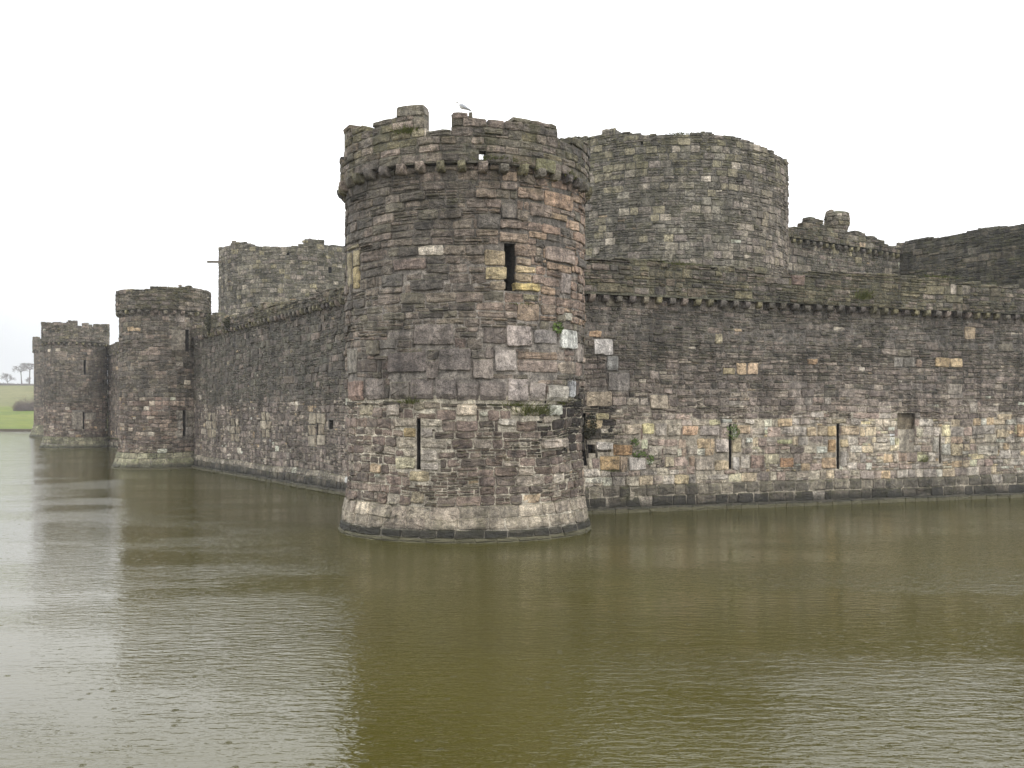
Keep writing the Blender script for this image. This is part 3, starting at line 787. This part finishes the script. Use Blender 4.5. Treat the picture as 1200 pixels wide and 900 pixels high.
disc(BS, 17.0, big)

NC = (-20.9, 100.0); NR = 7.45
NS = Round(NC, NR)
nt_ = empty('drum_tower', (NC[0], NC[1], 0)); tag(nt_, 'ruined drum tower behind the left outer wall with a beam poking from its left edge', 'tower', 'drum towers of the inner castle')
ntop = [(261,290),(268,287),(273,282.7),(290,284.5),(291,291),(300,290),(311,288),(330,288.5),(352,287),(355,281),(360,279.6),(380,281),(382.5,286.5),(395,288),(407,288.5),(440,292)]
nf, nb = profile(NS, ntop, 19.6, .08, 14)
masonry('tower_wall', NS, .5, 19, zi, nt_, 111, [], [rect(NS, 385, 389, 313, 320), rect(NS, 336, 339, 296, 299)], topf=nf, breaks=nb, thick=1.6, mortar=(86,82,72), du=.6, warp=.08, gap=.02)
for q in (rect(NS, 385, 389, 313, 320), rect(NS, 336, 339, 296, 299)): recess(NS, q, 1.3, nt_, 'putlog_hole')
recess(BS, rect(BS, 751, 753.5, 166, 170), 1.3, big, 'putlog_hole')
disc(NS, 17.5, nt_)
mb = MB(); px_ = NS.P(NS.u_of(263), 18.2, 0)
mb.add([(px_[0] + a, px_[1] + b, 18.15 + c) for a in (-1.6, .8) for b in (-.08, .08) for c in (-.09, .09)], [(0,1,3,2),(4,6,7,5),(0,4,5,1),(2,3,7,6),(0,2,6,4),(1,5,7,3)], alb((84,76,66)))
mb.build('timber_beam', STONE, nt_)

# inner wall right of the big drum, with a corbel table and chimney stumps
def inner_wall(p0, p1, z, label, seed, tops=None, zpar=None, dark=False, corb=True, chim=False):
    S = Flat(p0, p1)
    w = empty('inner_wall', (p0[0], p0[1], 0)); tag(w, label, 'wall', 'walls of the inner castle')
    pal = [(60,58,50),(72,69,58),(50,48,42),(84,78,64),(66,66,48)] if dark else ITHIN + GREYP[:2]
    if tops: f, b = profile(S, tops, z, .06, seed)
    else:
        nz = make_noise(seed, .8); f = lambda u: z + .2 * nz(np.asarray(u, float), 0 * np.asarray(u, float)); b = []
    if zpar:
        masonry('wall', S, .5, zpar, [Z(40, (.4, .5), (.5, .9), pal, .6, big=IBIG, dep=.04, sw=1.5, nsub=(2, 3))], w, seed, (), (), thick=1.5, du=.8, mortar=(86,82,74))
        P = Flat(tuple(S.o + S.n * .25), tuple(S.o + S.n * .25 + S.d * S.U))
        f, b = profile(P, tops, z, .06, seed) if tops else (f, b)
        masonry('parapet', P, zpar - .02, z, [Z(40, (.3, .42), (.5, .9), UP, .6, big=IBIG, dep=.04)], w, seed + 1, (), (), topf=f, breaks=b, thick=.6, du=.5, colfn=moss_col(.35), mortar=(86,84,70), depth=.45)
        if corb: place_corbels(S, np.arange(.5, S.U - .3, .62), zpar - .34, w, 'wall', d=.03, seed=seed)
    else:
        masonry('wall', S, .5, z, [Z(40, (.35, .5), (.5, 1.0), pal, .75, big=pal, dep=.045, sw=1.5, nsub=(2, 4), pale=0)], w, seed, (), (), topf=f, breaks=b, thick=2.0, du=.6, mortar=(66,63,56), colfn=None)
    return S, w
ctops = [(905,268),(925,266),(945,265),(947,260),(950,257),(953,253),(956,254),(960,258),(966,262),(971,266),(975,269),(1004,272),(1012,273),(1020,276),(1035,281),(1036,286),(1055,287.5)]
IS, iw = inner_wall((14.2, 60.75), (26.6, 69.4), 15.3, 'far inner wall with a row of corbels, right of the huge drum tower', 121, ctops, 14.75)
DS_, dw = inner_wall((26.0, 69.3), (35.2, 56.1), 15.5, 'tall dark wall at the right edge rising behind the outer wall', 131, [(1057.5,283),(1072,280.5),(1090,277.5),(1108,277),(1125,274.5),(1142,270),(1160,266),(1182,264),(1200,262.5)], dark=True)
inner_wall((-13.9, 97.5), (3.2, 66.5), 14.6, 'inner wall hidden between the two drum towers behind the nearest tower', 141, None, 13.8, corb=False)

# chimney stump: narrow neck with a wider ragged head
ch = empty('chimney_stack', (0, 0, 0)); cu_ = IS.u_of(990); cp = IS.P(cu_, 14, -.6); ch.location = (cp[0], cp[1], 14.5)
tag(ch, 'round ruined chimney stump standing on top of the far inner wall', 'chimney')
def lump(r, zlo, zhi, bulge, seed, name, parent, cx=None):
    S = Round((cp[0], cp[1]) if cx is None else cx, r, off=bulge)
    mb = MB(); A = layout(S.U, zlo, zhi, [Z(40, (.2, .3), (.3, .55), IBIG + PALEG, .2, dep=.03)], [], seed)
    nz = make_noise(seed, 2.5)
    A = [a for a in A if a[3] < zhi - .1 + .22 * float(nz(a[0], 0.0))]
    stones_mesh(mb, S, A, seed, depth=.25, warp=.03, gap=.02)
    n = 20; lv = np.linspace(zlo, zhi - .25, 7); V = []; F = []
    for j, z in enumerate(lv):
        for i in range(n): V.append(S.P(i * S.U / n, z, -.05))
    for j in range(6):
        for i in range(n): F.append((j*n+i, j*n+(i+1)%n, (j+1)*n+(i+1)%n, (j+1)*n+i))
    mb.add(np.array(V), F, alb((90,88,74)))
    n0 = len(V); top = np.vstack([S.P(i * S.U / n, zhi - .25, -.05) for i in range(n)] + [[S.c[0], S.c[1], zhi - .1]])
    mb.add(top, [(i, (i + 1) % n, n) for i in range(n)], alb((92,90,70)))
    return mb.build(name, STONE, parent)
lump(.62, 15.0, 15.9, lambda v: 0 * v, 151, 'neck', ch)
lump(.72, 15.75, 17.2, lambda v: .18 * np.sin(np.clip((v - 15.75) / 1.45, 0, 1) * PI) - .10, 152, 'head', ch)

# ---------------------------------------------------------------- plants and turf on the stones
plant(MS, 478, 470, 20, 12, 'grass', 'small green grass tuft on the ledge left above the lower slit of nearest tower', 70, 1, group=None)
plant(MS, 627, 480, 34, 20, 'grass', 'green fern tuft hanging from the ledge below the white blocks of the nearest tower', 150, 2)
plant(MS, 652, 384, 18, 14, 'leaf', 'leafy weed growing beside the white block high on the nearest tower', 90, 3)
plant(MP, 475, 153, 18, 13, 'grass', 'yellowish grass tuft below the tall merlon of the nearest tower', 90, 4)
plant(MP, 585, 186, 34, 9, 'grass', 'mossy grass growing beside the small daylight hole in the parapet', 120, 5)
plant(MS, 614, 357, 26, 7, 'grass', 'thin grass growing on a joint below the upper slit of the nearest tower', 70, 6)
plant(RS, 744, 518, 11, 12, 'leaf', 'upper green weed on the right wall above the orange block', 80, 7)
plant(RS, 749, 532, 20, 9, 'leaf', 'wide low green weed on the right wall beside the orange block', 90, 8)
plant(RS, 762, 538, 8, 14, 'leaf', 'narrow dark weed hanging on the right wall, right of the low weed', 45, 9)
plant(RS, 858, 506, 19, 20, 'leaf', 'round green bush growing out of the slit in the middle of the right wall', 120, 10, dd=.25)
plant(RS, 716, 551, 14, 6, 'grass', 'thin grass under the large orange block by the tower junction', 40, 11)
plant(RP, 1010, 345, 16, 18, 'grass', 'yellow green grass patch on the parapet of the right wall', 90, 12)
plant(RS, 1082, 538, 10, 12, 'grass', 'faint green tuft below the square recess of the right wall', 30, 14)
plant(LP, 246, 378, 16, 24, 'ivy', 'dark ivy on the parapet of the left wall beside the second tower', 420, 15, dd=.35, cat='ivy')
plant(LP, 268, 378, 22, 14, 'ivy', 'low dark growth along the parapet of the left wall', 320, 16, dd=.3, cat='ivy')
plant(MS, 604, 474, 26, 7, 'grass', 'thin mossy grass along the ledge just left of the hanging fern tuft', 90, 31)
plant(MS, 660, 470, 12, 12, 'grass', 'small drooping tuft under the tall white stone on the nearest tower', 60, 32)
plant(MP, 668, 205, 14, 10, 'grass', 'tuft of grass on the right side of the nearest tower parapet', 60, 33)
plant(BS, 800, 156, 30, 5, 'grass', 'low grass on the rim of the huge drum tower', 90, 34)
plant(RP, 1100, 324, 34, 5, 'grass', 'grass fringe on the raised part of the right wall parapet', 110, 35)
plant(RP, 800, 309, 50, 6, 'grass', 'grass fringe on the parapet of the right wall below the huge drum tower', 140, 36)
plant(RS, 694, 500, 16, 30, 'ivy', 'dark creeper around the slit in the corner where tower and right wall meet', 170, 37, dd=.3, cat='ivy')
plant(T2S, 241, 366, 7, 24, 'ivy', 'dark ivy hanging down the right edge of the second tower', 260, 17, dd=.3, cat='ivy')

# ---------------------------------------------------------------- gull on the merlon
def gull():
    u = MP.u_of(541); zt = float(pf(np.array(u)))
    p = MP.P(u, zt, -.18)
    root = empty('gull', (p[0], p[1], zt + .02)); tag(root, 'white gull with grey wings standing on the broken merlon of the nearest tower', 'bird')
    white = simple_mat('gull_white', (.8, .8, .79), .6, .04, 40); grey = simple_mat('gull_grey', (.42, .44, .47), .6, .1, 40)
    yel = simple_mat('gull_bill', (.6, .42, .08), .5, .1, 40); pinkm = simple_mat('gull_legs', (.5, .36, .33), .6, .1, 40)
    def loft(name, st, mat, parent, n=12, flat=1.0, yoff=0.0):
        V = []; F = []
        for (x, z, ry, rz) in st:
            for i in range(n):
                a = 2 * PI * i / n; V.append((x, yoff + ry * math.cos(a) * flat, z + rz * math.sin(a)))
        for j in range(len(st) - 1):
            for i in range(n): F.append((j*n+i, j*n+(i+1)%n, (j+1)*n+(i+1)%n, (j+1)*n+i))
        F.append(tuple(range(n))[::-1]); F.append(tuple((len(st)-1)*n+i for i in range(n)))
        me = D.meshes.new(name); me.from_pydata(V, [], F)
        for q in me.polygons: q.use_smooth = True
        o = D.objects.new(name, me); me.materials.append(mat); COL.objects.link(o); o.parent = parent
        return o
    # facing left (-x), head turned up, body sloping down to the tail
    loft('body', [(-.185,.365,.012,.012),(-.175,.368,.028,.03),(-.15,.375,.036,.038),(-.125,.365,.036,.038),(-.105,.33,.034,.036),(-.09,.29,.045,.05),(-.055,.25,.068,.07),(0,.225,.078,.082),(.07,.20,.07,.07),(.14,.165,.045,.045),(.20,.135,.03,.018),(.27,.10,.026,.008),(.30,.09,.02,.004)], white, root)
    for s in (-1, 1):
        loft('wing', [(-.06,.27,.006,.01),(-.03,.265,.02,.05),(.04,.24,.022,.062),(.12,.195,.018,.05),(.20,.15,.012,.03),(.30,.095,.006,.012),(.34,.075,.002,.004)], grey, root, yoff=s * .062)
    loft('beak', [(-.18,.366,.010,.012),(-.215,.358,.006,.009),(-.235,.348,.002,.004)], yel, root, n=8)
    for s in (-1, 1):
        loft('leg', [(.0,.0,.022,.004),(.0,.012,.006,.006),(.001,.09,.006,.006),(.003,.17,.01,.012)][:1] and [(-.03,.004,.02,.004),(.0,.006,.008,.006),(.006,.02,.006,.012)], pinkm, root, n=6, yoff=s * .03)
        V = []; F = []
        for z in (.0, .08, .16):
            for i in range(6):
                a = PI * i / 3; r_ = .006 + .03 * max(0, z - .09); V.append((.004 + r_ * math.cos(a), s * .03 + r_ * math.sin(a), z))
        for j in range(2):
            for i in range(6): F.append((j*6+i, j*6+(i+1)%6, (j+1)*6+(i+1)%6, (j+1)*6+i))
        me = D.meshes.new('shank'); me.from_pydata(V, [], F); me.materials.append(pinkm)
        o = D.objects.new('shank', me); COL.objects.link(o); o.parent = root
    root.scale = (.95, .95, .95)
gull()

# ================================================================== SETTING
def shore_y(x): return 245 + 6 * math.sin(x * .02) + 2 * math.sin(x * .11)
def field_z(x, y):
    d = y - shore_y(x)
    if y < 60: d = -50
    if d < 0: return -1.6
    pts = [(0, -1.0), (1.2, .45), (3, .62), (50, 2.9), (90, 6.3), (205, 17.6), (240, 18.6), (500, 18), (5000, 10)]
    for (a, za), (b, zb) in zip(pts, pts[1:]):
        if d <= b:
            t = (d - a) / (b - a); z = za + (zb - za) * t; break
    else: z = 10
    return z + (.5 * math.sin(x * .013 + 1) + .3 * math.sin(x * .05) + .25 * math.sin(y * .06 + x * .03)) * min(1, max(0, d - 6) / 60)
xs = np.concatenate([np.linspace(-1500, -460, 12), np.linspace(-440, 200, 110), np.linspace(220, 1500, 12)])
ys = np.concatenate([np.linspace(-600, 200, 8), np.linspace(225, 262, 60), np.linspace(264, 500, 90), np.linspace(520, 2500, 20)])
V = [(x, y, field_z(x, y)) for y in ys for x in xs]; nx = len(xs)
F = [(j*nx+i, j*nx+i+1, (j+1)*nx+i+1, (j+1)*nx+i) for j in range(len(ys)-1) for i in range(nx-1)]
me = D.meshes.new('ground'); me.from_pydata(V, [], F)
for p in me.polygons: p.use_smooth = True
gm, nt, b = nodes('pasture_grass')
geo = nt.nodes.new('ShaderNodeNewGeometry'); pos = geo.outputs['Position']
sep = nt.nodes.new('ShaderNodeSeparateXYZ'); nt.links.new(pos, sep.inputs[0])
mp = N(nt, 'ShaderNodeMapping'); mp.inputs['Scale'].default_value = (.25, 1, 1); nt.links.new(pos, mp.inputs['Vector'])
n1 = noise(nt, mp.outputs[0], .09, 6, .6); n2 = noise(nt, pos, .35, 6, .75)
g1 = mixc(nt, ramp(nt, n1, .3, .7), (.10, .15, .022), (.17, .19, .035))
g2 = mixc(nt, ramp(nt, n1, .3, .7), (.13, .14, .055), (.19, .18, .085))
edge = ramp(nt, sep.outputs['Z'], 6.0, 7.2)
c = mixc(nt, edge, g1, g2)
c = mixc(nt, ramp(nt, n2, .42, .66, 0, .6), c, (.075, .085, .028))
c = mixc(nt, ramp(nt, sep.outputs['Z'], .62, .5), c, (.05, .04, .025))
nt.links.new(c, b.inputs['Base Color']); b.inputs['Roughness'].default_value = .95; b.inputs['Specular IOR Level'].default_value = .1
me.materials.append(gm)
g = link('ground', me); g['kind'] = 'structure'

# moat water as one sheet
me = D.meshes.new('water'); me.from_pydata([(-900, -60, 0), (900, -60, 0), (900, 262, 0), (-900, 262, 0)], [], [(0, 1, 2, 3)])
me.materials.append(WATER); w = link('water', me); w['kind'] = 'structure'

# the ground inside the castle walls
me = D.meshes.new('courtyard'); cy = [(-.5, 40.5), (44, 58), (60, 120), (-20, 190), (-78, 182), (-48, 121), (-23, 78)]
me.from_pydata([(x, y, 1.2) for x, y in cy], [], [tuple(range(len(cy)))]); me.materials.append(gm)
cyo = link('courtyard', me); cyo['kind'] = 'structure'

# ---------------------------------------------------------------- bare winter trees on the skyline
BARK = simple_mat('bare_bark', (.15, .135, .125), .9, .3, 2)
TWIG = simple_mat('twigs', (.19, .17, .16), .9, .25, 1.5)
SCRUB = simple_mat('scrub_twigs', (.15, .11, .09), .9, .3, 1.0)
def seg(V, F, a, b, ra, rb, n=5):
    d = (b - a)
    if d.length < 1e-5: return
    t = d.orthogonal().normalized(); s = d.normalized().cross(t); base = len(V)
    for (p, r) in ((a, ra), (b, rb)):
        for i in range(n):
            q = 2 * PI * i / n; V.append(tuple(p + t * (r * math.cos(q)) + s * (r * math.sin(q))))
    for i in range(n): F.append((base + i, base + (i + 1) % n, base + n + (i + 1) % n, base + n + i))
def tree(x, y, H, spread, crown_lo, label, seed, shape='flat', trunk_r=.3, density=1.0, twig=None, cat='tree', name='bare_tree', group='bare trees on the skyline'):
    R = random.Random(seed); z0 = field_z(x, y) - .2
    t = empty(name, (x, y, z0)); tag(t, label, cat, group)
    V = []; F = []; V2 = []; F2 = []
    lean = R.uniform(-.08, .08)
    p = Vector((0, 0, 0)); top = Vector((lean * H, 0, H * crown_lo))
    seg(V, F, p, (p + top) / 2 + Vector((.1 * R.uniform(-1, 1), 0, 0)), trunk_r, trunk_r * .8, 7)
    seg(V, F, (p + top) / 2 + Vector((0, 0, -.1)), top, trunk_r * .8, trunk_r * .65, 7)
    def grow(a, dirv, L, r, lev):
        b = a + dirv * L
        if lev <= 1: seg(V, F, a, b, r, r * .6)
        else: seg(V2, F2, a, b, r, r * .55, 3)
        if lev >= 5: return
        k = 3 if lev < 3 else int(3 * density + .5)
        for i in range(k):
            q = Vector((R.gauss(0, 1), R.gauss(0, 1), R.gauss(.12, .5) if shape == 'flat' else R.gauss(.5, .6))).normalized()
            nd = (dirv * .75 + q * .8).normalized()
            if shape == 'flat' and (a + dirv * L).z > H * .93: nd.z = min(nd.z, .05); nd.normalize()
            grow(a + dirv * (L * R.uniform(.6, 1)), nd, L * R.uniform(.6, .85), r * .62, lev + 1)
    nl = 6
    for i in range(nl):
        an = 2 * PI * i / nl + R.uniform(-.4, .4)
        el = R.uniform(.5, 1.0) if shape == 'flat' else R.uniform(.4, 1.3)
        d = Vector((math.cos(an) * math.cos(el), math.sin(an) * math.cos(el), math.sin(el)))
        grow(top, d, spread * R.uniform(.32, .44), trunk_r * .45, 1)
    me = D.meshes.new('trunk'); me.from_pydata(V, [], F); me.materials.append(BARK)
    o = D.objects.new('trunk', me); COL.objects.link(o); o.parent = t
    me = D.meshes.new('crown'); me.from_pydata(V2, [], F2); me.materials.append(twig or TWIG)
    o = D.objects.new('crown', me); COL.objects.link(o); o.parent = t
def txy(px, y): return ((px - CX) / FPX * y, y)
tree(*txy(25.5, 455), 8.6, 4.6, .66, 'left of the two tall flat-topped bare trees on the field crest', 3, 'flat', .28, 1.4)
tree(*txy(34.5, 458), 9.6, 5.6, .66, 'right and taller of the two flat-topped bare trees, beside the farthest tower', 5, 'flat', .32, 1.4)
tree(*txy(9, 462), 5.0, 4.0, .22, 'low rounded bare tree at the far left of the field crest', 7, 'round', .2, 1.5)
tree(*txy(33, 462), 3.4, 3.0, .25, 'small bare bush between the two tall trees on the field crest', 9, 'round', .12, 1.4)
def thicket(px0, px1, y, H, label, seed, n, mat, name='thicket', cat='bush', zj=1.0, cz=None):
    R = random.Random(seed); x0, _ = txy(px0, y); x1, _ = txy(px1, y); xm = (x0 + x1) / 2; z0 = field_z(xm, y) - .1
    V = []; F = []
    for i in range(n):
        x = R.uniform(x0, x1); f = 1 - abs((x - xm) / ((x1 - x0) / 2)) ** 2.2; yy = y + R.uniform(-2.5, 2.5)
        h = H * (.35 + .65 * max(0, f)) * R.uniform(.45, 1.0) * (.75 + .3 * math.sin(x * 1.3) * math.sin(x * .6 + 1))
        p = Vector((x - xm, yy - y, field_z(x, yy) - z0 - .2)); d = Vector((R.gauss(0, .35), R.gauss(0, .35), 1)).normalized()
        for k in range(4):
            q = p + d * (h / 4); seg(V, F, p, q, .05 - .009 * k, .04 - .009 * k, 3)
            for m in range(2):
                dd = Vector((R.gauss(0, 1), R.gauss(0, 1), R.uniform(0, 1))).normalized(); seg(V, F, q, q + dd * R.uniform(.4, 1.0), .02, .008, 3)
            p = q; d = (d + Vector((R.gauss(0, .3), R.gauss(0, .3), .1))).normalized()
    me = D.meshes.new(name); me.from_pydata(V, [], F); me.materials.append(mat)
    o = link(name, me); o.location = (xm, y, z0); tag(o, label, cat)
thicket(18, 56, 332, 6.5, 'brown leafless thicket on the field edge beside the farthest tower', 21, 620, SCRUB)
thicket(-70, 46, 449, 1.3, 'low dark hedge line running along the crest of the field', 22, 900, TWIG, 'hedge', 'hedge')

# ---------------------------------------------------------------- rain haze
hv = [(x, y, z) for x in (-1520, 1520) for y in (-620, 2520) for z in (-3.0, 34.0)]
me = D.meshes.new('haze'); me.from_pydata(hv, [], [(0,1,3,2),(4,6,7,5),(0,4,5,1),(2,3,7,6),(0,2,6,4),(1,5,7,3)])
hm = D.materials.new('rain_haze'); hm.use_nodes = True; hm.node_tree.nodes.remove(hm.node_tree.nodes['Principled BSDF'])
pv = hm.node_tree.nodes.new('ShaderNodeVolumePrincipled'); pv.inputs['Color'].default_value = (.93, .95, .97, 1); pv.inputs['Density'].default_value = .00042
hm.node_tree.links.new(pv.outputs[0], hm.node_tree.nodes['Material Output'].inputs['Volume'])
me.materials.append(hm); hz = link('haze', me); hz['kind'] = 'stuff'; hz['label'] = 'thin pale rain haze over the moat, castle and far field'; hz['category'] = 'haze'

# ---------------------------------------------------------------- light, sky, camera
wd = D.worlds.new('World'); SC.world = wd; wd.use_nodes = True
nt = wd.node_tree; bg = nt.nodes['Background']
sky = nt.nodes.new('ShaderNodeTexSky'); sky.sky_type = 'NISHITA'; sky.sun_disc = False
SE, SR = math.radians(52), math.radians(150)
sky.sun_elevation = SE; sky.sun_rotation = SR; sky.air_density = 1.0; sky.dust_density = 6; sky.ozone_density = .6
tc = nt.nodes.new('ShaderNodeTexCoord'); sp_ = nt.nodes.new('ShaderNodeSeparateXYZ'); nt.links.new(tc.outputs['Generated'], sp_.inputs[0])
cl = noise(nt, tc.outputs['Generated'], 1.6, 4, .5)
grad = ramp(nt, sp_.outputs['Z'], -.02, .38)
west = ramp(nt, sp_.outputs['X'], -.15, -.6)
c = mixc(nt, grad, (8.6, 8.7, 8.8), (17.0, 17.0, 17.2))
c = mixc(nt, mul(nt, west, ramp(nt, sp_.outputs['Z'], .22, .04)), c, (5.7, 5.95, 6.15))
c = mixc(nt, ramp(nt, cl, .3, .7, 0, .12), c, (7.0, 7.1, 7.3))
c = mixc(nt, .10, c, sky.outputs[0])
nt.links.new(c, bg.inputs['Color']); bg.inputs['Strength'].default_value = .145
sl = D.lights.new('sun', 'SUN'); sl.energy = .6; sl.angle = math.radians(30); sl.color = (1, .97, .93)
so = D.objects.new('sun', sl); COL.objects.link(so)
# sun behind the camera's left shoulder, high
sd = Vector((math.sin(SR) * math.cos(SE) * 1.0, math.cos(SR) * math.cos(SE), math.sin(SE)))
so.rotation_euler = (-sd).to_track_quat('-Z', 'Y').to_euler()

cd = D.cameras.new('camera'); cam = D.objects.new('camera', cd); COL.objects.link(cam)
cd.sensor_width = 36; cd.lens = 36; cd.shift_y = 36 / 1200; cd.clip_end = 9000; cd.clip_start = .1
cam.location = (0, 0, CAMZ); cam.rotation_euler = (PI / 2, 0, 0)
SC.camera = cam
SC.view_settings.view_transform = 'Standard'; SC.view_settings.look = 'None'; SC.view_settings.gamma = 1; SC.view_settings.use_curve_mapping = False
SC.view_settings.exposure = 0
